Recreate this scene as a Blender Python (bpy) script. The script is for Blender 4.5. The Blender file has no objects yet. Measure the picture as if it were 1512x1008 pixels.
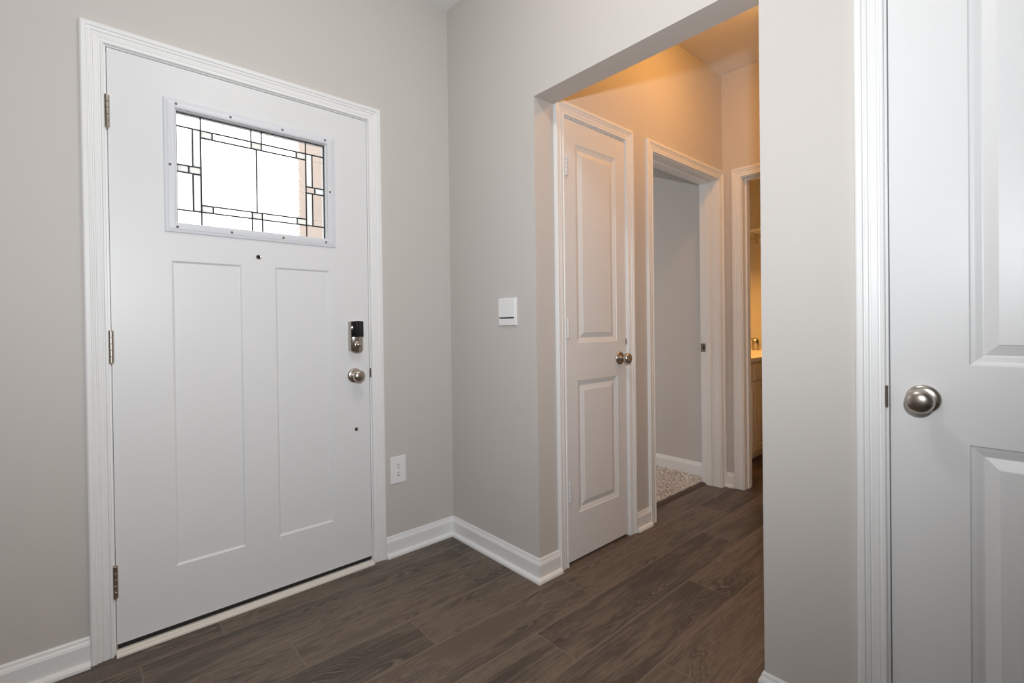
import bpy, bmesh, math, random
from mathutils import Vector, Matrix
random.seed(7)
S = bpy.context.scene
C = S.collection
PI = math.pi

# ---------------------------------------------------------------- camera, world, exposure
cam_d = bpy.data.cameras.new('camera')
cam = bpy.data.objects.new('camera', cam_d); C.objects.link(cam)
YAW, PITCH, ROLL, FPX = 0.831376, -0.0069563, -0.0125323, 709.865
fw = Vector((math.cos(YAW)*math.cos(PITCH), math.sin(YAW)*math.cos(PITCH), math.sin(PITCH)))
rt = Vector((math.sin(YAW), -math.cos(YAW), 0)); up = rt.cross(fw)
r2 = math.cos(ROLL)*rt + math.sin(ROLL)*up
u2 = -math.sin(ROLL)*rt + math.cos(ROLL)*up
M3 = Matrix((r2, u2, -fw)).transposed()
cam.matrix_world = Matrix.Translation((-1.44097, -2.14788, 1.10831)) @ M3.to_4x4()
cam_d.sensor_fit = 'HORIZONTAL'; cam_d.sensor_width = 36.0
cam_d.lens = FPX/1512*36
cam_d.shift_x = -16.068/1512; cam_d.shift_y = -19.855/1512
cam_d.clip_start = 0.02; cam_d.clip_end = 200
S.camera = cam

wd = bpy.data.worlds.new('overcast sky'); S.world = wd; wd.use_nodes = True
bgn = wd.node_tree.nodes['Background']
bgn.inputs['Color'].default_value = (0.95, 0.98, 1.0, 1); bgn.inputs['Strength'].default_value = 2.5

S.view_settings.view_transform = 'Standard'; S.view_settings.look = 'None'
S.view_settings.exposure = 0.0; S.view_settings.gamma = 1.0
S.view_settings.use_curve_mapping = False
try:
    S.cycles.use_denoising = True
    S.cycles.diffuse_bounces = 8; S.cycles.max_bounces = 14
    S.cycles.sample_clamp_indirect = 6.0
except Exception: pass

# the photographer's flash, just above the lens
fl_d = bpy.data.lights.new('camera_flash', 'SPOT'); fl_d.energy = 112; fl_d.color = (0.93, 0.965, 1.0)
fl_d.shadow_soft_size = 0.03; fl_d.spot_size = math.radians(179); fl_d.spot_blend = 1.0   # head tilted up
fl = bpy.data.objects.new('camera_flash', fl_d); C.objects.link(fl); fl.location = (-1.441, -2.190, 1.362)
FL_EL, FL_YAW = math.radians(20), YAW + math.radians(14)   # and turned towards the front door
fl.rotation_euler = Vector((math.cos(FL_YAW)*math.cos(FL_EL), math.sin(FL_YAW)*math.cos(FL_EL), math.sin(FL_EL))).to_track_quat('-Z', 'Y').to_euler()

FOYER_E, HALL_E, BATH_E = 53.0, 37.0, 850.0

# ---------------------------------------------------------------- materials
def lin(c): return tuple(((x/255)/12.92 if x/255 <= .04045 else ((x/255+.055)/1.055)**2.4) for x in c)
def mat(name, col, rough=.5, metal=0.0, spec=.5, bump=None, emit=None):
    m = bpy.data.materials.new(name); m.use_nodes = True
    nt = m.node_tree; b = nt.nodes['Principled BSDF']
    b.inputs['Base Color'].default_value = (*col, 1); b.inputs['Roughness'].default_value = rough
    b.inputs['Metallic'].default_value = metal; b.inputs['Specular IOR Level'].default_value = spec
    if bump:
        sc, st, dist = bump
        tc = nt.nodes.new('ShaderNodeTexCoord'); n = nt.nodes.new('ShaderNodeTexNoise')
        n.inputs['Scale'].default_value = sc; n.inputs['Detail'].default_value = 3
        bp = nt.nodes.new('ShaderNodeBump'); bp.inputs['Strength'].default_value = st; bp.inputs['Distance'].default_value = dist
        nt.links.new(tc.outputs['Object'], n.inputs['Vector']); nt.links.new(n.outputs['Fac'], bp.inputs['Height'])
        nt.links.new(bp.outputs['Normal'], b.inputs['Normal'])
    if emit:
        b.inputs['Emission Color'].default_value = (*emit[0], 1); b.inputs['Emission Strength'].default_value = emit[1]
    return m

M_wall = mat('greige wall paint', (.59, .557, .527), .62, bump=(160, .05, .002))
M_ceil = mat('white ceiling paint', (.80, .79, .77), .8, bump=(120, .08, .002))
M_trim = mat('white semigloss trim', (.82, .82, .815), .42, bump=(40, .02, .001))
M_door = mat('white satin door paint', (.765, .765, .765), .38, bump=(70, .03, .001))
M_fdoor = mat('white front door paint', (.76, .765, .77), .42, bump=(55, .03, .001))
M_lite = mat('cool white plastic', (.72, .735, .77), .4)
M_nick = mat('brushed satin nickel', (.52, .47, .42), .27, 1.0, bump=(300, .03, .0005))
M_bronze = mat('dark strike metal', (.20, .16, .13), .4, 1.0)
M_screw = mat('dark screw', (.16, .14, .12), .5, .6)
M_black = mat('black gloss plastic', (.012, .012, .014), .12)
M_rubber = mat('black rubber sweep', (.02, .018, .016), .7)
M_cream = mat('cream painted threshold', (.78, .73, .66), .45)
M_plastic = mat('white plastic', (.84, .84, .84), .35)
M_slot_shade = mat('dark slot', (.02, .02, .02), .8)
M_came = mat('dark lead came', (.035, .035, .04), .4, .6)
M_strip = mat('dark brown reducer', (.075, .055, .042), .5)
M_counter = mat('white cultured marble', (.85, .82, .76), .2)
M_cab = mat('white painted cabinet', (.74, .70, .63), .45)
M_chrome = mat('chrome', (.8, .78, .75), .12, 1.0)
M_conc = mat('pale concrete', (.62, .61, .59), .9, bump=(30, .2, .01))
M_siding = mat('pale siding', (.50, .50, .51), .8)
M_roof = mat('grey shingle roof', (.50, .50, .52), .9, bump=(25, .3, .02))
M_hinge_w = mat('painted hinge', (.70, .71, .73), .35)

def lamp_mat(name, col, strength):
    m = bpy.data.materials.new(name); m.use_nodes = True; nt = m.node_tree; nt.nodes.clear()
    o = nt.nodes.new('ShaderNodeOutputMaterial'); e = nt.nodes.new('ShaderNodeEmission')
    e.inputs['Color'].default_value = (*col, 1); e.inputs['Strength'].default_value = strength
    nt.links.new(e.outputs[0], o.inputs[0]); return m
M_lamp_f = lamp_mat('foyer lamp glass', (1.0, .955, .91), FOYER_E)
M_lamp_h = lamp_mat('hall lamp glass', (1.0, .46, .11), HALL_E)
M_lamp_b = lamp_mat('bath lamp glass', (1.0, .50, .13), BATH_E)

def wood_floor():
    m = bpy.data.materials.new('dark oak vinyl plank'); m.use_nodes = True; nt = m.node_tree
    N, L = nt.nodes, nt.links; b = N['Principled BSDF']
    def math_(op, a, bb=None, c=None):
        n = N.new('ShaderNodeMath'); n.operation = op
        for i, x in enumerate((a, bb, c)):
            if x is None: continue
            if isinstance(x, (int, float)): n.inputs[i].default_value = x
            else: L.new(x, n.inputs[i])
        return n.outputs[0]
    tc = N.new('ShaderNodeTexCoord'); at = N.new('ShaderNodeAttribute'); at.attribute_name = 'plank'
    uv = N.new('ShaderNodeUVMap'); uv.uv_map = 'UVMap'
    sep = N.new('ShaderNodeSeparateXYZ'); L.new(tc.outputs['Object'], sep.inputs[0])
    sc = N.new('ShaderNodeSeparateColor'); L.new(at.outputs['Color'], sc.inputs[0])
    x, y = sep.outputs[0], sep.outputs[1]; r, g = sc.outputs[0], sc.outputs[1]
    def vec(fx, fy, kz):
        c = N.new('ShaderNodeCombineXYZ')
        L.new(math_('MULTIPLY_ADD', x, fx, math_('MULTIPLY', r, 57.0)), c.inputs[0])
        L.new(math_('MULTIPLY_ADD', y, fy, math_('MULTIPLY', g, 31.0)), c.inputs[1])
        L.new(math_('MULTIPLY', r, kz), c.inputs[2]); return c.outputs[0]
    def noise(v, scale=1, detail=4, rough=.6, dist=0.0):
        n = N.new('ShaderNodeTexNoise'); n.inputs['Scale'].default_value = scale; n.inputs['Detail'].default_value = detail
        n.inputs['Roughness'].default_value = rough; n.inputs['Distortion'].default_value = dist
        L.new(v, n.inputs['Vector']); return n.outputs['Fac']
    broad = noise(vec(1.3, 7.0, 9), 1, 3)
    cath = noise(vec(1.0, 6.5, 17), 1, 1.5, .45, .2)
    rings = math_('SINE', math_('MULTIPLY', cath, 150.0))
    fine = noise(vec(5.0, 170.0, 5), 1, 5, .7)
    patch = noise(vec(2.4, 9.0, 23), 1, 3, .55)
    # light cerused flecks follow the rings, only in patches
    pm = N.new('ShaderNodeMapRange'); L.new(patch, pm.inputs[0]); pm.inputs[1].default_value = .47; pm.inputs[2].default_value = .63
    rp = N.new('ShaderNodeMapRange'); L.new(rings, rp.inputs[0]); rp.inputs[1].default_value = .55; rp.inputs[2].default_value = 1.0
    fl = math_('MULTIPLY', math_('MULTIPLY', pm.outputs[0], rp.outputs[0]), noise(vec(30.0, 60.0, 3), 1, 2))
    rd = N.new('ShaderNodeMapRange'); L.new(rings, rd.inputs[0]); rd.inputs[1].default_value = -1; rd.inputs[2].default_value = 1
    streak = noise(vec(2.2, 60.0, 41), 1, 6, .65, .15)
    pore = noise(vec(14.0, 260.0, 7), 1, 3, .6)
    t = math_('ADD', math_('MULTIPLY', broad, .80), math_('MULTIPLY', streak, .34))
    t = math_('ADD', t, math_('ADD', math_('MULTIPLY', fine, .38), math_('MULTIPLY', pore, .35)))
    t = math_('ADD', t, math_('MULTIPLY', math_('SUBTRACT', r, .5), .06))
    t = math_('SUBTRACT', t, math_('MULTIPLY', math_('MULTIPLY', rd.outputs[0], pm.outputs[0]), .26))
    cr = N.new('ShaderNodeValToRGB'); L.new(t, cr.inputs[0])
    e = cr.color_ramp.elements
    e[0].position = .62; e[0].color = (.043, .035, .031, 1)
    e[1].position = 1.25; e[1].color = (.19, .145, .108, 1)
    e[1].position = 1.18
    k = e.new(.84); k.color = (.080, .062, .050, 1)
    k = e.new(1.02); k.color = (.118, .090, .069, 1)
    mx = N.new('ShaderNodeMix'); mx.data_type = 'RGBA'; L.new(math_('MULTIPLY', fl, 1.25), mx.inputs['Factor'])
    L.new(cr.outputs[0], mx.inputs['A']); mx.inputs['B'].default_value = (.24, .19, .15, 1)
    # plank edges: bevel highlight painted in as a thin paler line
    su = N.new('ShaderNodeSeparateXYZ'); L.new(uv.outputs[0], su.inputs[0])
    W = .1935
    dv = math_('MULTIPLY', math_('MINIMUM', su.outputs[1], math_('SUBTRACT', W, su.outputs[1])), .62)
    du = math_('MINIMUM', su.outputs[0], math_('SUBTRACT', math_('ADD', 1.2192, 0), su.outputs[0]))
    d = math_('MINIMUM', dv, du)
    em = N.new('ShaderNodeMapRange'); L.new(d, em.inputs[0]); em.inputs[1].default_value = .0010; em.inputs[2].default_value = .0034
    em.inputs[3].default_value = 1; em.inputs[4].default_value = 0
    mx2 = N.new('ShaderNodeMix'); mx2.data_type = 'RGBA'; L.new(math_('MULTIPLY', em.outputs[0], .70), mx2.inputs['Factor'])
    L.new(mx.outputs['Result'], mx2.inputs['A']); mx2.inputs['B'].default_value = (.20, .155, .12, 1)
    L.new(mx2.outputs['Result'], b.inputs['Base Color'])
    rr = N.new('ShaderNodeMapRange'); L.new(fine, rr.inputs[0]); rr.inputs[3].default_value = .38; rr.inputs[4].default_value = .58
    L.new(rr.outputs[0], b.inputs['Roughness']); b.inputs['Specular IOR Level'].default_value = .42
    bp = N.new('ShaderNodeBump'); bp.inputs['Strength'].default_value = .25; bp.inputs['Distance'].default_value = .0008
    L.new(math_('SUBTRACT', math_('MULTIPLY', fine, .6), em.outputs[0]), bp.inputs['Height']); L.new(bp.outputs[0], b.inputs['Normal'])
    return m
M_floor = wood_floor()

def carpet_mat():
    m = bpy.data.materials.new('speckled grey carpet'); m.use_nodes = True; nt = m.node_tree; b = nt.nodes['Principled BSDF']
    tc = nt.nodes.new('ShaderNodeTexCoord'); n = nt.nodes.new('ShaderNodeTexVoronoi'); n.inputs['Scale'].default_value = 175
    cr = nt.nodes.new('ShaderNodeValToRGB'); e = cr.color_ramp.elements
    e[0].position = .15; e[0].color = (.30, .26, .24, 1); e[1].position = .80; e[1].color = (.90, .85, .80, 1)
    s = nt.nodes.new('ShaderNodeSeparateColor')
    nt.links.new(tc.outputs['Object'], n.inputs['Vector']); nt.links.new(n.outputs['Color'], s.inputs[0])
    nt.links.new(s.outputs[0], cr.inputs[0]); nt.links.new(cr.outputs[0], b.inputs['Base Color'])
    b.inputs['Roughness'].default_value = .95; b.inputs['Specular IOR Level'].default_value = .1
    return m
M_carpet = carpet_mat()

def brick_mat():
    m = bpy.data.materials.new('tan porch brick'); m.use_nodes = True; nt = m.node_tree; b = nt.nodes['Principled BSDF']
    tc = nt.nodes.new('ShaderNodeTexCoord'); mp = nt.nodes.new('ShaderNodeMapping'); mp.inputs['Rotation'].default_value = (PI/2, 0, PI/2)
    n = nt.nodes.new('ShaderNodeTexBrick'); n.inputs['Scale'].default_value = 1.0
    n.inputs['Brick Width'].default_value = .22; n.inputs['Row Height'].default_value = .075; n.inputs['Mortar Size'].default_value = .006
    n.inputs['Color1'].default_value = (.56, .455, .395, 1); n.inputs['Color2'].default_value = (.51, .405, .345, 1); n.inputs['Mortar'].default_value = (.56, .485, .43, 1)
    nt.links.new(tc.outputs['Object'], mp.inputs[0]); nt.links.new(mp.outputs[0], n.inputs['Vector']); nt.links.new(n.outputs['Color'], b.inputs['Base Color'])
    b.inputs['Roughness'].default_value = .9
    return m
M_brick = brick_mat()

def glass_mat():
    m = bpy.data.materials.new('rippled clear glass'); m.use_nodes = True; nt = m.node_tree; b = nt.nodes['Principled BSDF']
    b.inputs['Base Color'].default_value = (.97, .98, .98, 1); b.inputs['Transmission Weight'].default_value = 1
    b.inputs['IOR'].default_value = 1.35; b.inputs['Roughness'].default_value = .03
    tc = nt.nodes.new('ShaderNodeTexCoord'); mp = nt.nodes.new('ShaderNodeMapping'); mp.inputs['Scale'].default_value = (20, 20, 130)
    n = nt.nodes.new('ShaderNodeTexNoise'); n.inputs['Scale'].default_value = 1; n.inputs['Detail'].default_value = 2
    bp = nt.nodes.new('ShaderNodeBump'); bp.inputs['Strength'].default_value = .35; bp.inputs['Distance'].default_value = .004
    nt.links.new(tc.outputs['Object'], mp.inputs[0]); nt.links.new(mp.outputs[0], n.inputs[0]); nt.links.new(n.outputs['Fac'], bp.inputs['Height'])
    nt.links.new(bp.outputs[0], b.inputs['Normal']); return m
M_glass = glass_mat()
def frost_mat(name, col):
    m = bpy.data.materials.new(name); m.use_nodes = True; nt = m.node_tree; nt.nodes.clear()
    o = nt.nodes.new('ShaderNodeOutputMaterial'); t = nt.nodes.new('ShaderNodeBsdfTranslucent'); g = nt.nodes.new('ShaderNodeBsdfGlossy')
    t.inputs[0].default_value = (*col, 1); g.inputs['Roughness'].default_value = .25
    mx = nt.nodes.new('ShaderNodeMixShader'); mx.inputs[0].default_value = .05
    nt.links.new(t.outputs[0], mx.inputs[1]); nt.links.new(g.outputs[0], mx.inputs[2]); nt.links.new(mx.outputs[0], o.inputs[0]); return m
M_frost = frost_mat('glue chip frosted glass', (.95, .97, .96))
M_seedy = frost_mat('seedy square glass', (.92, .93, .90))

# ---------------------------------------------------------------- builders
ROOTLOC = {}
def finish(name, bm, m, parent=None, smooth=None, recalc=True):
    if recalc: bmesh.ops.recalc_face_normals(bm, faces=bm.faces[:])
    loc = ROOTLOC.get(parent.name, (0, 0, 0)) if parent else (0, 0, 0)
    if any(loc): bmesh.ops.translate(bm, vec=(-loc[0], -loc[1], -loc[2]), verts=bm.verts[:])
    me = bpy.data.meshes.new(name); bm.to_mesh(me); bm.free()
    me.materials.append(m)
    o = bpy.data.objects.new(name, me); C.objects.link(o)
    if parent: o.parent = parent; ROOTLOC[o.name] = loc
    if smooth is not None:
        try: me.shade_smooth_by_angle(angle=smooth)
        except Exception:
            for p in me.polygons: p.use_smooth = True
    return o
def shade_auto(o, ang=35):
    me = o.data
    for p in me.polygons: p.use_smooth = True
    bm = bmesh.new(); bm.from_mesh(me)
    for e in bm.edges:
        e.smooth = not (len(e.link_faces) == 2 and e.calc_face_angle(0) > math.radians(ang))
    bm.to_mesh(me); bm.free(); return o
def tag(o, label, cat, group=None, kind=None):
    o['label'] = label; o['category'] = cat
    if group: o['group'] = group
    if kind: o['kind'] = kind
    return o
def empty(name, loc, label, cat, group=None, kind=None):
    o = bpy.data.objects.new(name, None); C.objects.link(o); o.location = loc; o.empty_display_size = .05
    ROOTLOC[o.name] = tuple(loc); return tag(o, label, cat, group, kind)
def B(): return bmesh.new()
def box(bm, x0, x1, y0, y1, z0, z1, bev=0, F=None, seg=2):
    t = bmesh.new()
    vs = [t.verts.new((x, y, z)) for x in (x0, x1) for y in (y0, y1) for z in (z0, z1)]
    for q in ((0,1,3,2),(4,6,7,5),(0,4,5,1),(2,3,7,6),(0,2,6,4),(1,5,7,3)): t.faces.new([vs[i] for i in q])
    if bev: bmesh.ops.bevel(t, geom=t.edges[:], offset=bev, segments=seg, profile=.5, affect='EDGES')
    merge(bm, t, F)
def merge(bm, t, F=None):
    mp = {}
    for v in t.verts:
        co = F(*v.co) if F else v.co
        mp[v] = bm.verts.new(co)
    for f in t.faces:
        try: bm.faces.new([mp[v] for v in f.verts])
        except ValueError: pass
    t.free()
def quad(bm, *pts):
    return bm.faces.new([bm.verts.new(p) for p in pts])
def loft(bm, stations, closed=False, cap=True):
    rows = [[bm.verts.new(p) for p in s] for s in stations]
    n = len(rows[0]); R = range(len(rows)) if closed else range(len(rows)-1)
    for i in R:
        a, b = rows[i], rows[(i+1) % len(rows)]
        for j in range(n-1): bm.faces.new((a[j], b[j], b[j+1], a[j+1]))
    if cap and not closed:
        for r in (rows[0], rows[-1]):
            try: bm.faces.new(r)
            except ValueError: pass
def lathe(bm, prof, F, n=32):
    """prof: (radius, h) ; F(a, h, b): disc plane a,b and axis h"""
    rows = []
    for r, h in prof:
        if r < 1e-6: rows.append([bm.verts.new(F(0, h, 0))])
        else: rows.append([bm.verts.new(F(r*math.cos(2*PI*k/n), h, r*math.sin(2*PI*k/n))) for k in range(n)])
    for a, b in zip(rows, rows[1:]):
        for k in range(n):
            k2 = (k+1) % n
            if len(a) == 1 and len(b) == 1: continue
            if len(a) == 1: bm.faces.new((a[0], b[k], b[k2]))
            elif len(b) == 1: bm.faces.new((a[k], b[0], a[k2]))
            else: bm.faces.new((a[k], b[k], b[k2], a[k2]))
def tube(bm, pts, r, n=10):
    pts = [Vector(p) for p in pts]; rows = []
    for i, p in enumerate(pts):
        d = (pts[min(i+1, len(pts)-1)] - pts[max(i-1, 0)]).normalized()
        a = d.orthogonal().normalized() if i == 0 else (pa - d*pa.dot(d)).normalized()
        pa = a; b = d.cross(a)
        rows.append([p + a*r*math.cos(2*PI*k/n) + b*r*math.sin(2*PI*k/n) for k in range(n)])
    vs = [[bm.verts.new(q) for q in rw] for rw in rows]
    for a, b in zip(vs, vs[1:]):
        for k in range(n): bm.faces.new((a[k], b[k], b[(k+1) % n], a[(k+1) % n]))
    bm.faces.new(vs[0]); bm.faces.new(vs[-1][::-1])

# ---------------------------------------------------------------- room dimensions (metres)
D, T, X2, CZ, HZ = 0.6564, 0.1156, 1.762, 2.770, 2.089
OR = -1.588                     # right side of the hall opening
FF = lambda u, v, z: (u, -v, z)              # front wall: face y=0, room at -y
FH = lambda u, v, z: (u, -D - v, z)          # hall left wall
FS = lambda u, v, z: (-v, -u, z)             # side wall x=0, u = -y
FE = lambda u, v, z: (X2 - v, -u, z)         # hall end wall
# door slabs: u0,u1,ztop
d1 = (-1.373, -0.459, 0.034, 2.064)
d2 = (0.187, 0.645, 0.012, 2.052)
d3 = (1.887, 2.649, 0.012, 2.052)
o4 = (0.907, 1.692, 2.055)      # bedroom doorway between jambs
o5 = (0.7885, 1.552, 2.055)     # bathroom doorway between jambs (u=-y)
CW = 0.060

# ---------------------------------------------------------------- floor
def build_floor():
    me = bpy.data.meshes.new('floor'); V, Fc, col, uvs = [], [], [], []
    W, Lp = .1935, 1.2192
    joints = {0: .08, -1: -.256, -2: .47, -3: -.06, 1: -.55, 2: .30, 3: -.1, -4: .62, -5: .2, -6: .9}
    rnd = random.Random(11)
    y0 = -.9
    for row in range(-22, 14):
        ya, yb = y0 + row*W, y0 + (row+1)*W
        if yb < -5.15: continue
        j = joints.get(row, rnd.uniform(0, Lp))
        k0 = math.floor((-3.4 - j)/Lp)
        xx = j + k0*Lp
        while xx < 4.3:
            a, b = xx, xx+Lp; r, g, bb = rnd.random(), rnd.random(), rnd.random()
            i = len(V); V += [(a, ya, 0), (b, ya, 0), (b, yb, 0), (a, yb, 0)]; Fc.append((i, i+1, i+2, i+3))
            col += [(r, g, bb, 1)]*4; uvs += [(0, 0), (Lp, 0), (Lp, W), (0, W)]
            xx += Lp
    me.from_pydata(V, [], Fc); me.uv_layers.new(name='UVMap')
    ca = me.color_attributes.new('plank', 'FLOAT_COLOR', 'CORNER')
    for i, c in enumerate(col): ca.data[i].color = c; me.uv_layers[0].data[i].uv = uvs[i]
    me.materials.append(M_floor)
    o = bpy.data.objects.new('floor', me); C.objects.link(o)
    return tag(o, 'dark brown wood plank floor', 'floor', kind='structure')
build_floor()
bm = B(); box(bm, -3.4, 3.9, -5.2, .15, CZ, CZ+.1); box(bm, .6, 3.9, .15, 2.4, CZ, CZ+.1)
tag(finish('ceiling', bm, M_ceil), 'white painted ceiling', 'ceiling', kind='structure')

# ---------------------------------------------------------------- walls
def wall(name, boxes, label):
    bm = B()
    for b in boxes: box(bm, *b)
    return tag(finish(name, bm, M_wall), label, 'wall', kind='structure')
ja = .03  # jamb allowance
wall('wall_front', [(-3.4, d1[0]-ja, 0, .14, 0, CZ), (d1[1]+ja, T, 0, .14, 0, CZ), (d1[0]-ja, d1[1]+ja, 0, .14, d1[3]+ja, CZ)], 'greige wall around the front door')
wall('wall_right', [(0, T, -D, 0, 0, CZ), (0, T, OR, -D, HZ, CZ), (0, T, -d3[0]+ja, OR, 0, CZ),
     (0, T, -d3[1]-ja, -d3[0]+ja, d3[3]+ja, CZ), (0, T, -5.2, -d3[1]-ja, 0, CZ)], 'greige wall with the wide cased-free opening into the hall')
wall('wall_hall_left', [(T, d2[0]-ja, -D, -D+.13, 0, CZ), (d2[1]+ja, o4[0]-.02, -D, -D+.13, 0, CZ), (o4[1]+.02, X2+T, -D, -D+.13, 0, CZ),
     (d2[0]-ja, d2[1]+ja, -D, -D+.13, d2[3]+ja, CZ), (o4[0]-.02, o4[1]+.02, -D, -D+.13, o4[2]+.02, CZ)], 'hall wall holding the closet door and bedroom doorway')
wall('wall_hall_end', [(X2, X2+T, -o5[0]+.02, -D, 0, CZ), (X2, X2+T, -1.72, -o5[1]-.02, 0, CZ), (X2, X2+T, -o5[1]-.02, -o5[0]+.02, o5[2]+.02, CZ)], 'narrow end wall of the hall around the bathroom doorway')
wall('wall_hall_right', [(T, X2+T, -1.84, -1.72, 0, CZ)], 'hall wall opposite the closet door')
wall('wall_left', [(-3.52, -3.4, -5.2, .14, 0, CZ)], 'foyer wall left of the camera')
wall('wall_back', [(-3.4, T, -5.32, -5.2, 0, CZ)], 'foyer wall behind the camera')
wall('wall_closet', [(T, .80, -.02, .10, 0, CZ), (.72, .80, -D+.13, -.02, 0, CZ)], 'walls inside the small closet')
wall('wall_bedroom_right', [(1.80, 1.90, -D+.13, 2.3, 0, CZ)], 'grey bedroom wall seen through the open doorway')
wall('wall_bedroom_left', [(.60, .72, .10, .75, 0, CZ), (.60, .72, 1.95, 2.3, 0, CZ), (.60, .72, .75, 1.95, 0, .7), (.60, .72, .75, 1.95, 2.3, CZ)], 'bedroom wall beside the closet with an unseen opening added to let sky light in')  # unseen opening added so sky light reaches the opposite bedroom wall
wall('wall_bedroom_back', [(.60, .75, 2.3, 2.42, 0, CZ), (1.75, 1.9, 2.3, 2.42, 0, CZ), (.75, 1.75, 2.3, 2.42, 0, .3), (.75, 1.75, 2.3, 2.42, 2.5, CZ)], 'bedroom wall with an unseen window opening enlarged for more daylight')  # unseen window opening, made large to brighten the bedroom
wall('wall_bathroom_left', [(1.90, 3.78, -.05, .05, 0, CZ)], 'bathroom wall behind the vanity')
wall('wall_bathroom_end', [(3.68, 3.78, -2.4, -.05, 0, CZ)], 'bathroom wall carrying the towel shelf')
wall('wall_bathroom_right', [(X2+T, 3.68, -2.5, -2.4, 0, CZ), (X2, X2+T, -2.5, -1.84, 0, CZ)], 'bathroom wall opposite the vanity')

# ---------------------------------------------------------------- mouldings
CAS = [(0, 0), (0, .0090), (.002, .0115), (.0075, .0115), (.0095, .0072), (.0125, .0078), (.0145, .0100), (.0270, .0118), (.0285, .0090),
       (.0310, .0094), (.0330, .0128), (.0385, .0140), (.0400, .0118), (.0420, .0125), (.0440, .0165), (.0550, .0175), (.0590, .0150), (.060, .0125), (.060, 0)]
def casing(parent, F, uL, uR, zT, limR=None):
    bm = B(); st = []
    lim = limR or 9
    st.append([F(uL-u, v, 0) for u, v in CAS]); st.append([F(uL-u, v, zT+u) for u, v in CAS])
    st.append([F(uR+min(u, lim), v, zT+u) for u, v in CAS]); st.append([F(uR+min(u, lim), v, 0) for u, v in CAS])
    loft(bm, st)
    return finish('casing', bm, M_trim, parent)
def jamb(parent, F, uL, uR, zT, depth, v0=0.0, stop=None, th=.02):
    bm = B()
    box(bm, uL-th, uL, -depth, v0, 0, zT+th, 0, F); box(bm, uR, uR+th, -depth, v0, 0, zT+th, 0, F); box(bm, uL, uR, -depth, v0, zT, zT+th, 0, F)
    o = finish('jamb', bm, M_trim, parent)
    if stop:
        a, b, s = stop; bm = B()
        box(bm, uL, uL+s, -b, -a, 0, zT, .0015, F); box(bm, uR-s, uR, -b, -a, 0, zT, .0015, F); box(bm, uL+s, uR-s, -b, -a, zT-s, zT, .0015, F)
        finish('door_stop', bm, M_trim, o)
    return o
t1 = empty('trim_1', FF(-.916, 0, 0), 'white moulded casing framing the front door', 'door frame', kind='structure')
casing(t1, FF, d1[0]-.008, d1[1]+.008, d1[3]+.008)
jamb(t1, FF, d1[0]-.0032, d1[1]+.0032, d1[3]+.0032, .14, v0=.0, stop=(.0445, .139, .014))
t2 = empty('trim_2', FH(.416, 0, 0), 'white moulded casing around the narrow closet door', 'door frame', kind='structure')
casing(t2, FH, d2[0]-.008, d2[1]+.008, d2[3]+.008)
jamb(t2, FH, d2[0]-.003, d2[1]+.003, d2[3]+.003, .13, v0=.0, stop=(.0355, .075, .012))
t3 = empty('trim_3', FH(1.3, 0, 0), 'white moulded casing around the open carpeted bedroom doorway', 'door frame', kind='structure')
casing(t3, FH, o4[0]-.005, o4[1]+.005, o4[2]+.005, limR=.0595)
j3 = jamb(t3, FH, o4[0], o4[1], o4[2], .13, stop=(.055, .090, .010), th=.0199)
t4 = empty('trim_4', FE(1.17, 0, 0), 'white moulded casing around the bathroom doorway at the hall end', 'door frame', kind='structure')
casing(t4, FE, o5[0]-.005, o5[1]+.005, o5[2]+.005)
jamb(t4, FE, o5[0], o5[1], o5[2], T, stop=(.045, .080, .010), th=.0199)
t5 = empty('trim_5', FS(2.268, 0, 0), 'white moulded casing around the right door nearest the camera', 'door frame', kind='structure')
casing(t5, FS, d3[0]-.008, d3[1]+.008, d3[3]+.008)
jamb(t5, FS, d3[0]-.003, d3[1]+.003, d3[3]+.003, T, v0=.0, stop=(.0355, .075, .012))

BASE = [(0, 0), (0, .096), (.0035, .096), (.006, .091), (.0075, .084), (.0105, .079), (.0135, .071), (.0135, 0)]
SHOE = [(.0135, 0), (.0135, .019), (.018, .0185), (.0235, .0155), (.0275, .0105), (.029, .005), (.029, 0)]
def baseboard(name, path, normals, label, shoe=True, z0=0.0, trimend=None):
    def sweep(prof):
        bm = B(); st = []
        for i, p in enumerate(path):
            if i == 0: m = normals[0]
            elif i == len(path)-1: m = normals[-1]
            else:
                a, b = Vector(normals[i-1]), Vector(normals[i]); s = (a+b)/(1+a.dot(b)); m = (s.x, s.y)
            st.append([(p[0]+v*m[0], p[1]+v*m[1], z0+z) for v, z in prof])
        loft(bm, st); return bm
    o = tag(finish(name, sweep(BASE), M_trim), label, 'baseboard', kind='structure')
    if shoe: finish('shoe_molding', sweep(SHOE), M_trim, o)
    return o
cL, cR = d1[0]-.008-CW, d1[1]+.008+CW
baseboard('baseboard_left', [(-3.4, 0), (cL, 0)], [(0, -1)], 'white baseboard left of the front door')
baseboard('baseboard_front', [(cR, 0), (0, 0), (0, -D), (d2[0]-.008-CW+.001, -D)], [(0, -1), (-1, 0), (0, -1)], 'white baseboard running round the corner from front door to closet')
baseboard('baseboard_hall', [(d2[1]+.008+CW, -D), (o4[0]-.005-CW, -D)], [(0, -1)], 'short white baseboard between closet and bedroom doorway')
baseboard('baseboard_hall_end', [(X2, -D-.0125), (X2, -o5[0]+.005+CW)], [(-1, 0)], 'tiny white baseboard between bedroom and bathroom doorways')
baseboard('baseboard_right', [(T, OR), (0, OR), (0, -d3[0]+.008+CW)], [(0, 1), (-1, 0)], 'white baseboard below the wall beside the right door')
baseboard('baseboard_bedroom', [(1.80, 2.3), (1.80, -D+.131)], [(-1, 0)], 'white baseboard of the carpeted bedroom', shoe=False, z0=.012)

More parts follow.
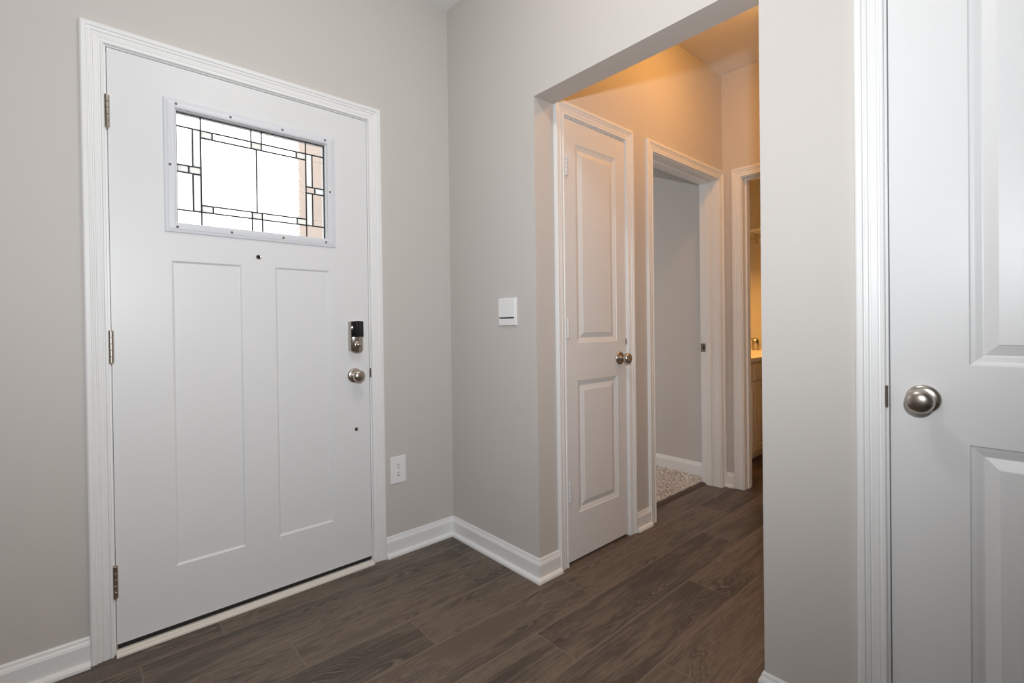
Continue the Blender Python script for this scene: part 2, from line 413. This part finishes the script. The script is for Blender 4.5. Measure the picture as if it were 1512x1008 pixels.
# ---------------------------------------------------------------- doors
def slab_mesh(F, u0, u1, z0, z1, th, panels, holes=(), vf=0.0):
    """panels: (u0,u1,z0,z1, profile[(inset, depth)]) ; holes: (u0,u1,z0,z1)"""
    bm = B()
    us = sorted({u0, u1, *[p[0] for p in panels], *[p[1] for p in panels], *[h[0] for h in holes], *[h[1] for h in holes]})
    zs = sorted({z0, z1, *[p[2] for p in panels], *[p[3] for p in panels], *[h[2] for h in holes], *[h[3] for h in holes]})
    def inside(u, z): return any(p[0] < u < p[1] and p[2] < z < p[3] for p in list(panels)+list(holes))
    ins = [(a, b, c, d) for a, b in zip(us, us[1:]) for c, d in zip(zs, zs[1:]) if not inside((a+b)/2, (c+d)/2)]
    for a, b, c, d in ins:
        quad(bm, F(a, vf, c), F(b, vf, c), F(b, vf, d), F(a, vf, d)); quad(bm, F(a, vf-th, c), F(b, vf-th, c), F(b, vf-th, d), F(a, vf-th, d))
    for p in panels:
        a, b, c, d, prof = p
        st = [[F(a+i, vf-dp, c+i), F(b-i, vf-dp, c+i), F(b-i, vf-dp, d-i), F(a+i, vf-dp, d-i)] for i, dp in prof]
        for s, t in zip(st, st[1:]):
            for k in range(4): quad(bm, s[k], s[(k+1) % 4], t[(k+1) % 4], t[k])
        quad(bm, *st[-1]); quad(bm, F(a, vf-th, c), F(b, vf-th, c), F(b, vf-th, d), F(a, vf-th, d))
    for a, b, c, d in holes:
        for (p, q) in (((a, c), (b, c)), ((b, c), (b, d)), ((b, d), (a, d)), ((a, d), (a, c))):
            quad(bm, F(p[0], vf, p[1]), F(q[0], vf, q[1]), F(q[0], vf-th, q[1]), F(p[0], vf-th, p[1]))
    for (p, q) in (((u0, z0), (u1, z0)), ((u1, z0), (u1, z1)), ((u1, z1), (u0, z1)), ((u0, z1), (u0, z0))):
        quad(bm, F(p[0], vf, p[1]), F(q[0], vf, q[1]), F(q[0], vf-th, q[1]), F(p[0], vf-th, p[1]))
    bmesh.ops.remove_doubles(bm, verts=bm.verts[:], dist=1e-5)
    return bm
RAISED = [(0, 0), (.0025, .0028), (.005, .0034), (.010, .0044), (.021, .0084), (.0235, .0088), (.026, .0080), (.045, .0024), (.0475, .0010), (.049, .0010)]
FLAT = [(0, 0), (.0015, .0005), (.007, .0055), (.009, .006)]

def knob(parent, F, u, z, label=None):
    G = lambda a, h, b: F(u+a, h, z+b)
    bm = B()
    lathe(bm, [(0, 0), (.033, 0), (.0332, .003), (.0325, .006), (.030, .0085), (.025, .0105), (.018, .012), (.013, .0135), (.0115, .017)], G)
    r = finish('rose', bm, M_nick, parent, smooth=None); shade_auto(r, 40)
    bm = B()
    prof = [(.0115, .012), (.011, .024), (.0125, .029), (.017, .033), (.0225, .038), (.0262, .044), (.0275, .050), (.0268, .056), (.0238, .0615), (.018, .0655), (.010, .0678), (0, .0684)]
    lathe(bm, prof, G)
    k = finish('knob', bm, M_nick, parent); shade_auto(k, 60)
    return r, k
def hinge(parent, F, u, z, m, name='hinge', L=.11):
    bm = B(); r = .0080
    for i in range(5):
        a = z - L/2 + i*L/5; g = .0006
        lathe(bm, [(0, a+g), (r*.85, a+g), (r, a+g+.001), (r, a+L/5-g-.001), (r*.85, a+L/5-g), (0, a+L/5-g)], lambda p, h, q: F(u+p, .0055+q, h), 14)
    lathe(bm, [(0, z-L/2-.003), (.0055, z-L/2-.002), (.0055, z+L/2+.002), (0, z+L/2+.004)], lambda p, h, q: F(u+p, .0055+q, h), 12)
    o = finish(name, bm, m, parent); shade_auto(o, 40)
    return o
def strike_lip(parent, F, u, z, m, name='strike_plate'):
    """rounded lip of a latch strike that wraps onto the jamb edge (u .. to the casing)"""
    bm = B(); n = 10; pts = []
    for k in range(n+1):
        a = -PI/2 + PI*k/n; pts.append((u+.0035+.0065*math.cos(a), z+.021*math.sin(a)))
    pts = [(u-.001, z-.021)] + pts + [(u-.001, z+.021)]
    loft(bm, [[F(p[0], .0002, p[1]) for p in pts], [F(p[0], .0035, p[1]) for p in pts]])
    return finish(name, bm, m, parent)

# ---- front door
P1 = (-1.2045, -.978, .2445, 1.358); P2 = (-.858, -.6345, .2445, 1.358)
LO = (-1.2215, -.6085, 1.461, 1.9455); GO = (-1.1835, -.6485, 1.4975, 1.9090)
D1 = empty('door_1', FF((d1[0]+d1[1])/2, 0, d1[2]), 'white front door with a leaded glass window and two tall panels', 'door', kind='structure')
bm = slab_mesh(FF, *d1, .044, [(*P1, FLAT), (*P2, FLAT)], [GO])
finish('slab', bm, M_fdoor, D1)
LPROF = [(0, 0), (.0, .0045), (.002, .0065), (.010, .0085), (.013, .0100), (.024, .0115), (.030, .0110), (.0335, .0085), (.0372, -.012), (.0372, -.02)]
def rect_sweep(F, R, prof):
    bm = B(); a, b, c, d = R; cs = []
    for (u, z, su, sz) in ((a, c, 1, 1), (b, c, -1, 1), (b, d, -1, -1), (a, d, 1, -1)):
        cs.append([F(u+su*i, v, z+sz*i) for i, v in prof])
    loft(bm, cs, closed=True); return bm
lf = finish('window_frame', rect_sweep(FF, LO, LPROF), M_lite, D1)
lf['label'] = 'cool white screwed frame around the leaded glass'
for (u, z) in [(-1.1837, 1.9265), (-1.0115, 1.9260), (-.8243, 1.9262), (-.6515, 1.9265), (-1.2045, 1.703), (-.6325, 1.703),
               (-1.1855, 1.4802), (-1.0130, 1.4802), (-.8265, 1.4800), (-.6530, 1.4800)]:
    bm = B(); lathe(bm, [(.0046, .0105), (.0044, .0124), (.002, .0132), (0, .0130)], lambda a, h, b: FF(u+a, h, z+b), 12)
    finish('screw', bm, M_screw, lf)
GV = -.015
z1_, z2_, z3_, z4_, z5_, z6_ = 1.857, 1.830, 1.7155, 1.689, 1.575, 1.549
gl, gr, gb, gt = GO
xs = dict(V1=-1.1065, V0=-1.1325, Vc1=-.9355, Vc=-.917, Vc2=-.898, V2=-.7255, V3=-.699, sl=-1.0685, sr=-.7640, bl=-1.145, br=-.6890)
fro = []
for a, b in ((xs['V0'], xs['V1']), (xs['V2'], xs['V3'])):
    fro += [(a, b, z3_, z1_), (a, b, z6_, z4_)]
fro += [(xs['br'], gr, z4_, z3_), (gl, xs['bl'], z4_, z3_)]
sqs = []
for a, b in ((xs['V1'], xs['sl']), (xs['Vc1'], xs['Vc2']), (xs['sr'], xs['V2'])): sqs += [(a, b, z2_, z1_), (a, b, z6_, z5_)]
sqs += [(xs['bl'], xs['V1'], z4_, z3_)]
def panes(rects, name, m, th=.003):
    bm = B()
    for a, b, c, d in rects: box(bm, a, b, GV-th, GV, c, d, 0, FF)
    return finish(name, bm, m, D1)
# clear cells: split the opening on a grid, skip those taken by other glass
gx = sorted([gl, gr] + list(xs.values())); gz = sorted([gb, gt, z1_, z2_, z3_, z4_, z5_, z6_])
taken = fro + sqs
clear = []
for c, d in zip(gz, gz[1:]):
    run = None
    for a, b in zip(gx, gx[1:]):
        t_ = any(p[0]-1e-6 <= (a+b)/2 <= p[1]+1e-6 and p[2]-1e-6 <= (c+d)/2 <= p[3]+1e-6 for p in taken)
        if t_:
            if run: clear.append((*run, c, d)); run = None
        else: run = (run[0], b) if run else (a, b)
    if run: clear.append((*run, c, d))
gp = panes(clear, 'glass_pane', M_glass)
fp = panes(fro, 'frosted_glass', M_frost); fp['label'] = 'frosted white strips of the leaded glass'
sp = panes(sqs, 'seedy_glass', M_seedy); sp['label'] = 'small greyish glass squares'
bm = B(); cw = .0024
def vb(x, a, b): box(bm, x-cw, x+cw, GV-.0035, GV+.0022, a, b, .0008, FF, 1)
def hb(z, a, b): box(bm, a, b, GV-.0036, GV+.0024, z-cw, z+cw, .0008, FF, 1)
for z in (z1_, z6_): hb(z, gl, gr)
for z in (z2_, z5_): hb(z, xs['V1'], xs['V2'])
for z in (z3_, z4_): hb(z, gl, xs['V1']); hb(z, xs['V2'], gr)
for k in ('V1', 'V2'): vb(xs[k], gb, gt)
for k in ('V0', 'V3'): vb(xs[k], z3_, z1_); vb(xs[k], z6_, z4_)
for k in ('Vc1', 'Vc2'): vb(xs[k], z2_, gt); vb(xs[k], gb, z5_)
vb(xs['Vc'], z5_, z2_)
for k in ('sl', 'sr'): vb(xs[k], z2_, z1_); vb(xs[k], z6_, z5_)
for k in ('bl', 'br'): vb(xs[k], z4_, z3_)
for a, b, c, d in ((gl, gl+.003, gb, gt), (gr-.004, gr, gb, gt), (gl, gr, gt-.004, gt), (gl, gr, gb, gb+.002)): box(bm, a, b, GV-.004, GV+.003, c, d, 0, FF)
finish('lead_came', bm, M_came, gp)

# smart deadbolt on the inside face
def deadbolt():
    u0, z0, z1 = -.527, .991, 1.1335; w = .030
    def vfront(a): return .0355 - .0075*(a/w)**2 - (.004 if abs(a) > w*.93 else 0)
    n = 14; us_ = [-w + 2*w*k/n for k in range(n+1)]
    bm = B()
    zb = lambda a: z0 + .010*(a/w)**2
    zt = lambda a: z1 - .0015*(a/w)**2
    rows = []
    for a in us_:
        v = vfront(a); b0, t0 = zb(a), zt(a)
        rows.append([FF(u0+a, 0, b0), FF(u0+a, v-.003, b0), FF(u0+a, v, b0+.003), FF(u0+a, v, t0-.003), FF(u0+a, v-.003, t0), FF(u0+a, 0, t0)])
    loft(bm, rows)
    o = finish('deadbolt', bm, M_nick, D1); shade_auto(o, 50)
    bm = B(); rows = []
    us2 = [-.0265 + (.0265+.0295)*k/n for k in range(n+1)]
    for a in us2:
        v = vfront(min(abs(a), w*.92))
        b0, t0 = 1.0625, zt(a)+.0006
        rows.append([FF(u0+a, v-.006, b0), FF(u0+a, v+.0010, b0), FF(u0+a, v+.0022, b0+.002), FF(u0+a, v+.0022, t0-.003), FF(u0+a, v+.0005, t0), FF(u0+a, v-.012, t0)])
    loft(bm, rows); c = finish('battery_cover', bm, M_black, o); shade_auto(c, 50); c['label'] = 'black glossy upper cover'
    G = lambda a, h, b: FF(u0+.003+a, .034+h, 1.026+b)
    bm = B(); lathe(bm, [(.0185, -.004), (.0185, .001), (.017, .003), (0, .0035)], G, 28)
    # turn piece: flattened oval wing
    t = bmesh.new(); bmesh.ops.create_uvsphere(t, u_segments=20, v_segments=12, radius=1)
    for v in t.verts:
        x, y, z = v.co; ca, sa = math.cos(-.25), math.sin(-.25)
        a, b = .0175*x, .0078*z*(1-.25*abs(x))
        v.co = (a*ca - b*sa, .0105 + .0105*y, a*sa + b*ca)
    merge(bm, t, G); k = finish('thumb_turn', bm, M_nick, o); shade_auto(k, 60)
deadbolt()
rr, kk = knob(D1, FF, -.530, .886)
bm = B(); lathe(bm, [(.0022, .0101), (0, .0108)], lambda a, h, b: FF(-.530-.019+a, h, .886-.006+b), 10)
finish('pin_hole', bm, M_slot_shade, rr)
for z in (1.847, 1.0505, .2515): hinge(D1, FF, d1[0]-.002, z, M_nick, L=.108)
bm = B(); lathe(bm, [(.0100, 0), (.0100, .0012), (.0085, .0025), (.0068, .0022), (.0062, .0010)], lambda a, h, b: FF(-.9184+a, h, 1.394+b), 20)
ph = finish('peephole', bm, M_nick, D1); shade_auto(ph, 50)
bm = B(); lathe(bm, [(.0062, .0010), (.004, .0018), (0, .0021)], lambda a, h, b: FF(-.9184+a, h, 1.394+b), 16)
finish('peephole_lens', bm, M_black, ph)
bm = B(); lathe(bm, [(.0085, 0), (.008, .001), (.0055, .0013), (.0048, .0026), (0, .0032)], lambda a, h, b: FF(-.5246+a, h, .6384+b), 16)
finish('screw_cap', bm, M_bronze, D1)
bm = B(); box(bm, d1[0]+.002, d1[1]-.002, -.040, -.006, .0170, .0345, 0, FF); finish('door_sweep', bm, M_rubber, D1)
s1 = strike_lip(t1, FF, d1[1]+.0035, .893, M_bronze)

th = empty('threshold', FF(-.916, .01, 0), 'cream stepped threshold strip under the front door', 'threshold')
bm = B(); pr = [(-.10, 0), (-.10, .012), (-.0005, .010), (-.0005, .0165), (.009, .0165), (.0105, .0150), (.011, .0118), (.0185, .0115), (.0235, .0098), (.0265, .006), (.027, 0)]
x0_, x1_ = d1[0]-.0025, d1[1]+.0025
loft(bm, [[FF(x0_, v, z) for v, z in pr], [FF(x1_, v, z) for v, z in pr]])
finish('sill', bm, M_cream, th)

# ---- closet door
D2 = empty('door_2', FH((d2[0]+d2[1])/2, 0, d2[2]), 'narrow white two-panel closet door in the hall', 'door', kind='structure')
bm = slab_mesh(FH, *d2, .035, [(.262, .570, .2250, .8425, RAISED), (.262, .570, 1.020, 1.947, RAISED)])
finish('slab', bm, M_door, D2)
knob(D2, FH, .588, .931)
for z in (1.832, 1.088, .334): hinge(D2, FH, d2[0]+.006, z, M_hinge_w, L=.09)
# ball catch pull screw above the knob
bm = B(); box(bm, .640, .650, .0, .0035, 1.0, 1.03, .001, FH); finish('latch_plate', bm, M_nick, D2)

# ---- right door
D3 = empty('door_3', FS((d3[0]+d3[1])/2, 0, d3[2]), 'white two-panel door at the right edge with satin knob', 'door', kind='structure')
bm = slab_mesh(FS, *d3, .035, [(2.0275, 2.509, .2250, .830, RAISED), (2.0275, 2.509, 1.0055, 1.93, RAISED)])
finish('slab', bm, M_door, D3)
knob(D3, FS, 1.949, .924)
bm = B(); pts = []
strike = B(); n = 10
pts = [(d3[0]-.0045, .924-.026)] + [(d3[0]-.0075-.0055*math.cos(-PI/2+PI*k/n), .924+.026*math.sin(-PI/2+PI*k/n)) for k in range(n+1)] + [(d3[0]-.0045, .924+.026)]
loft(strike, [[FS(p[0], .0002, p[1]) for p in pts], [FS(p[0], .010, p[1]) for p in pts]])
finish('strike_plate', strike, M_bronze, t5)
for z in (1.83, 1.05, .25): hinge(D3, FS, d3[1]-.006, z, M_nick, L=.09)

# ---- strike plate on the bedroom jamb
bm = B(); box(bm, o4[1]-.0018, o4[1], -.128, -.092, .907, .965, .0006, FH)
sp3 = finish('strike_plate', bm, M_nick, t3)
bm = B(); box(bm, o4[1]-.0024, o4[1]-.0016, -.112, -.100, .925, .948, 0, FH); finish('latch_hole', bm, M_slot_shade, sp3)

# ---------------------------------------------------------------- wall control box, outlet
cb = empty('control_box', FS(.475, 0, 1.105), 'small white control box on the wall beside the hall opening', 'control box')
bm = B(); box(bm, .411, .533, 0, .0085, 1.106, 1.2305, .0015, FS); finish('body', bm, M_plastic, cb)
bm = B(); box(bm, .4135, .5245, .007, .0125, 1.1435, 1.2285, .0015, FS); finish('flip_cover', bm, M_plastic, cb)
bm = B(); box(bm, .417, .517, .0075, .0095, 1.1375, 1.1430, 0, FS); finish('slot_shade', bm, M_slot_shade, cb)  # dark strip painting in the shadow beneath the flip cover

ol = empty('outlet', FF(-.3195, 0, .34), 'white duplex wall outlet low beside the front door', 'outlet')
bm = B(); box(bm, -.3605, -.2785, 0, .006, .3455, .4755, .0025, FF); finish('cover_plate', bm, M_plastic, ol)
for zc in (.4285, .3915):
    bm = B(); n = 20; pts = []
    for k in range(n):
        a = 2*PI*k/n; pts.append((-.3195+max(-.0135, min(.0135, .0172*math.cos(a))), zc+.0165*math.sin(a)*.92))
    loft(bm, [[FF(p[0], .005, p[1]) for p in pts]+[FF(pts[0][0], .005, pts[0][1])], [FF(p[0], .0078, p[1]) for p in pts]+[FF(pts[0][0], .0078, pts[0][1])]], cap=False)
    bm.faces.new([bm.verts.new(FF(p[0], .0078, p[1])) for p in pts])
    r_ = finish('receptacle', bm, M_plastic, ol)
    for du, w_, h_ in ((-.0065, .0013, .0045), (.0065, .0013, .0038)):
        bm = B(); box(bm, -.3195+du-w_, -.3195+du+w_, .0076, .0082, zc+.0045-h_, zc+.0045+h_, 0, FF); finish('slot_shade', bm, M_slot_shade, r_)
    bm = B(); lathe(bm, [(.0030, .0077), (.0030, .0082), (0, .0083)], lambda a, h, b: FF(-.3195+a, h, zc-.0085+b), 12); finish('ground_hole', bm, M_slot_shade, r_)
bm = B(); lathe(bm, [(.003, .0058), (.0028, .0068), (0, .0072)], lambda a, h, b: FF(-.3195+a, h, .410+b), 12); finish('screw', bm, M_plastic, ol)

# ---------------------------------------------------------------- bedroom carpet and strip
def carpet():
    V, Fc = [], []
    def add(a): V.extend(a)
    V += [(.62, -.53, .001), (1.80, -.53, .001), (1.80, 2.3, .001), (.62, 2.3, .001), (.62, -.53, .009), (1.80, -.53, .009), (1.80, 2.3, .009), (.62, 2.3, .009)]
    Fc += [(0, 1, 5, 4), (4, 5, 6, 7), (1, 2, 6, 5), (2, 3, 7, 6), (3, 0, 4, 7)]
    rnd = random.Random(5)
    def tuft(x, y):
        i = len(V); r = rnd.uniform(.0030, .0052); h = rnd.uniform(.013, .021); ox, oy = rnd.uniform(-.004, .004), rnd.uniform(-.004, .004); a0 = rnd.uniform(0, 2)
        for zz, rr_ in ((.008, r), (.5*(.008+h)+.003, r*1.25)):
            for k in range(4):
                a = a0 + k*PI/2; V.append((x+rr_*math.cos(a)+ox*(zz-.008)/.012, y+rr_*math.sin(a)+oy*(zz-.008)/.012, zz))
        V.append((x+ox, y+oy, h))
        for k in range(4):
            k2 = (k+1) % 4; Fc.append((i+k, i+k2, i+4+k2, i+4+k)); Fc.append((i+4+k, i+4+k2, i+8))
    y = -.515
    while y < .75:
        x = .93
        while x < 1.785:
            tuft(x+rnd.uniform(-.003, .003), y+rnd.uniform(-.003, .003)); x += .0078
        y += .0078
    me = bpy.data.meshes.new('carpet'); me.from_pydata(V, [], Fc); me.materials.append(M_carpet)
    o = bpy.data.objects.new('carpet', me); C.objects.link(o)
    tag(o, 'speckled grey carpet pile inside the bedroom doorway', 'carpet', kind='stuff')
carpet()
bm = B(); pr = [(-.135, 0), (-.135, .009), (-.128, .011), (-.112, .010), (-.100, .0035), (-.098, 0)]
loft(bm, [[FH(o4[0]+.0005, v, z) for v, z in pr], [FH(o4[1]-.0005, v, z) for v, z in pr]])
tag(finish('transition_strip', bm, M_strip), 'dark brown floor strip where carpet meets planks in the doorway', 'floor strip')

# ---------------------------------------------------------------- bathroom
FV = lambda u, v, z: (u, -.590-v, z)
vn = empty('vanity', (2.7, -.32, 0), 'white bathroom vanity cabinet with pale counter seen through the far doorway', 'vanity')
bm = B(); box(bm, 1.96, 3.60, -.590, -.055, .09, .80, .002); finish('cabinet', bm, M_cab, vn)
bm = B(); box(bm, 1.97, 3.60, -.520, -.07, 0, .09); finish('toe_kick', bm, M_cab, vn)
bm = B(); box(bm, 1.94, 3.64, -.615, -.0525, .80, .832, .006); finish('countertop', bm, M_counter, vn)
VP = [(0, 0), (.045, 0), (.048, .006), (.056, .006), (.080, .001)]
xw = [1.975, 2.38, 2.785, 3.19, 3.595]
for a, b in zip(xw, xw[1:]):
    bm = slab_mesh(FV, a+.004, b-.004, .655, .785, .019, [(a+.012, b-.012, .663, .777, [(0, 0), (.002, .002), (.004, .002)])], vf=.0195)
    finish('drawer', bm, M_cab, vn)
    bm = slab_mesh(FV, a+.004, b-.004, .105, .645, .019, [(a+.004+.001, b-.005, .106, .644, VP)], vf=.0195)
    finish('door', bm, M_cab, vn)
fx, fy, fz = 3.44, -.195, .832
fc = empty('faucet', (fx, fy, fz), 'nickel bathroom faucet on the vanity counter', 'faucet')
bm = B(); lathe(bm, [(0, 0), (.036, 0), (.036, .006), (.030, .010), (.031, .045), (.034, .070), (.033, .090), (.026, .106), (.014, .114), (0, .116)], lambda a, h, b: (fx+a, fy+b, fz+h), 28)
o = finish('body', bm, M_nick, fc); shade_auto(o, 40)
bm = B(); tube(bm, [(fx, fy-.02, fz+.050), (fx, fy-.06, fz+.056), (fx, fy-.10, fz+.050), (fx, fy-.135, fz+.036), (fx, fy-.142, fz+.026)], .0125, 14)
o = finish('spout', bm, M_nick, fc); shade_auto(o, 50)
bm = B(); tube(bm, [(fx-.005, fy+.01, fz+.108), (fx-.035, fy+.02, fz+.112), (fx-.075, fy+.02, fz+.105)], .007, 10)
o = finish('lever', bm, M_nick, fc); shade_auto(o, 50)
ts = empty('towel_shelf', (3.62, -.30, 2.02), 'white towel shelf on metal brackets high on the bathroom end wall', 'towel shelf')
bm = B()
for k in range(5): tube(bm, [(3.665-k*.045, -.07, 2.062), (3.665-k*.045, -.66, 2.062)], .006 if k < 4 else .009, 10)
box(bm, 3.478, 3.486, -.66, -.07, 2.048, 2.072, .002)
o = finish('rack', bm, M_plastic, ts); shade_auto(o, 40)
bm = B(); tube(bm, [(3.56, -.10, 1.990), (3.56, -.64, 1.990)], .0075, 10); o = finish('towel_bar', bm, M_chrome, ts); shade_auto(o, 60)
for yy in (-.115, -.625):
    bm = B(); box(bm, 3.672, 3.68, yy-.012, yy+.012, 1.95, 2.08, .002)
    tube(bm, [(3.675, yy, 1.955), (3.63, yy, 1.957), (3.585, yy, 1.968), (3.56, yy, 1.990), (3.515, yy, 2.03), (3.487, yy, 2.06)], .006, 8)
    tube(bm, [(3.675, yy, 2.055), (3.487, yy, 2.055)], .005, 8)
    o = finish('bracket', bm, M_chrome, ts); shade_auto(o, 60)
ts.location.z -= .044
vl = empty('vanity_light', (2.75, -.08, 2.02), 'three-lamp wall light above the bathroom vanity', 'wall light')
bm = B(); box(bm, 2.45, 3.05, -.075, -.05, 1.99, 2.07, .004); finish('backplate', bm, M_nick, vl)
for k in range(3):
    xx = 2.55 + .2*k
    bm = B(); tube(bm, [(xx, -.07, 2.03), (xx, -.13, 2.04), (xx, -.145, 2.02)], .008, 10); finish('arm', bm, M_nick, vl)
    bm = B(); lathe(bm, [(.018, 2.02), (.03, 2.01), (.045, 1.97), (.055, 1.90)], lambda a, h, b: (xx+a, -.145+b, h), 20); finish('shade', bm, M_frost, vl)
    bm = B(); lathe(bm, [(0, 1.985), (.02, 1.98), (.03, 1.95), (.022, 1.925), (0, 1.915)], lambda a, h, b: (xx+a, -.145+b, h), 16); finish('bulb', bm, M_lamp_b, vl)

# ---------------------------------------------------------------- ceiling lamps (above the frame)
def flush_lamp(x, y, label, m, R=.15):
    e = empty('ceiling_light', (x, y, CZ), label, 'ceiling light')
    bm = B(); lathe(bm, [(0, CZ), (R+.012, CZ), (R+.012, CZ-.022), (R, CZ-.026), (0, CZ-.026)], lambda a, h, b: (x+a, y+b, h), 40)
    o = finish('rim', bm, M_nick, e); shade_auto(o, 40)
    bm = B(); lathe(bm, [(R*math.cos(t*PI/16), CZ-.0265-.075*math.sin(t*PI/16)) for t in range(8)] + [(0, CZ-.1015)], lambda a, h, b: (x+a, y+b, h), 40)
    o = finish('glass_dome', bm, m, e); shade_auto(o, 60)
    return e
flush_lamp(-.85, -1.25, 'round flush ceiling light in the foyer', M_lamp_f, .11)
flush_lamp(.93, -1.22, 'round flush ceiling light in the hall, warm', M_lamp_h, .14)

# ---------------------------------------------------------------- outdoors, behind the front door glass
bm = B(); box(bm, -14, 14, .14, 26, -.28, -.12)
tag(finish('driveway', bm, M_conc), 'pale concrete ground outside the front door', 'ground', kind='structure')
bm = B(); box(bm, -.36, -.10, .16, 1.28, -.12, 2.9)
tag(finish('porch_wall', bm, M_brick), 'tan brick porch wall seen through the right glass cells', 'brick wall', kind='structure')
nh = empty('house', (3, 16, -.12), 'pale house across the street, faint through the door glass', 'house')
bm = B(); box(bm, -4, 12, 14, 20, -.12, 3.0); finish('walls', bm, M_siding, nh)
bm = B()
pr = [(13.6, 3.0), (17, 4.2), (20.4, 3.0)]
loft(bm, [[(-4.3, a, b) for a, b in pr], [(12.3, a, b) for a, b in pr]]); finish('roof', bm, M_roof, nh)
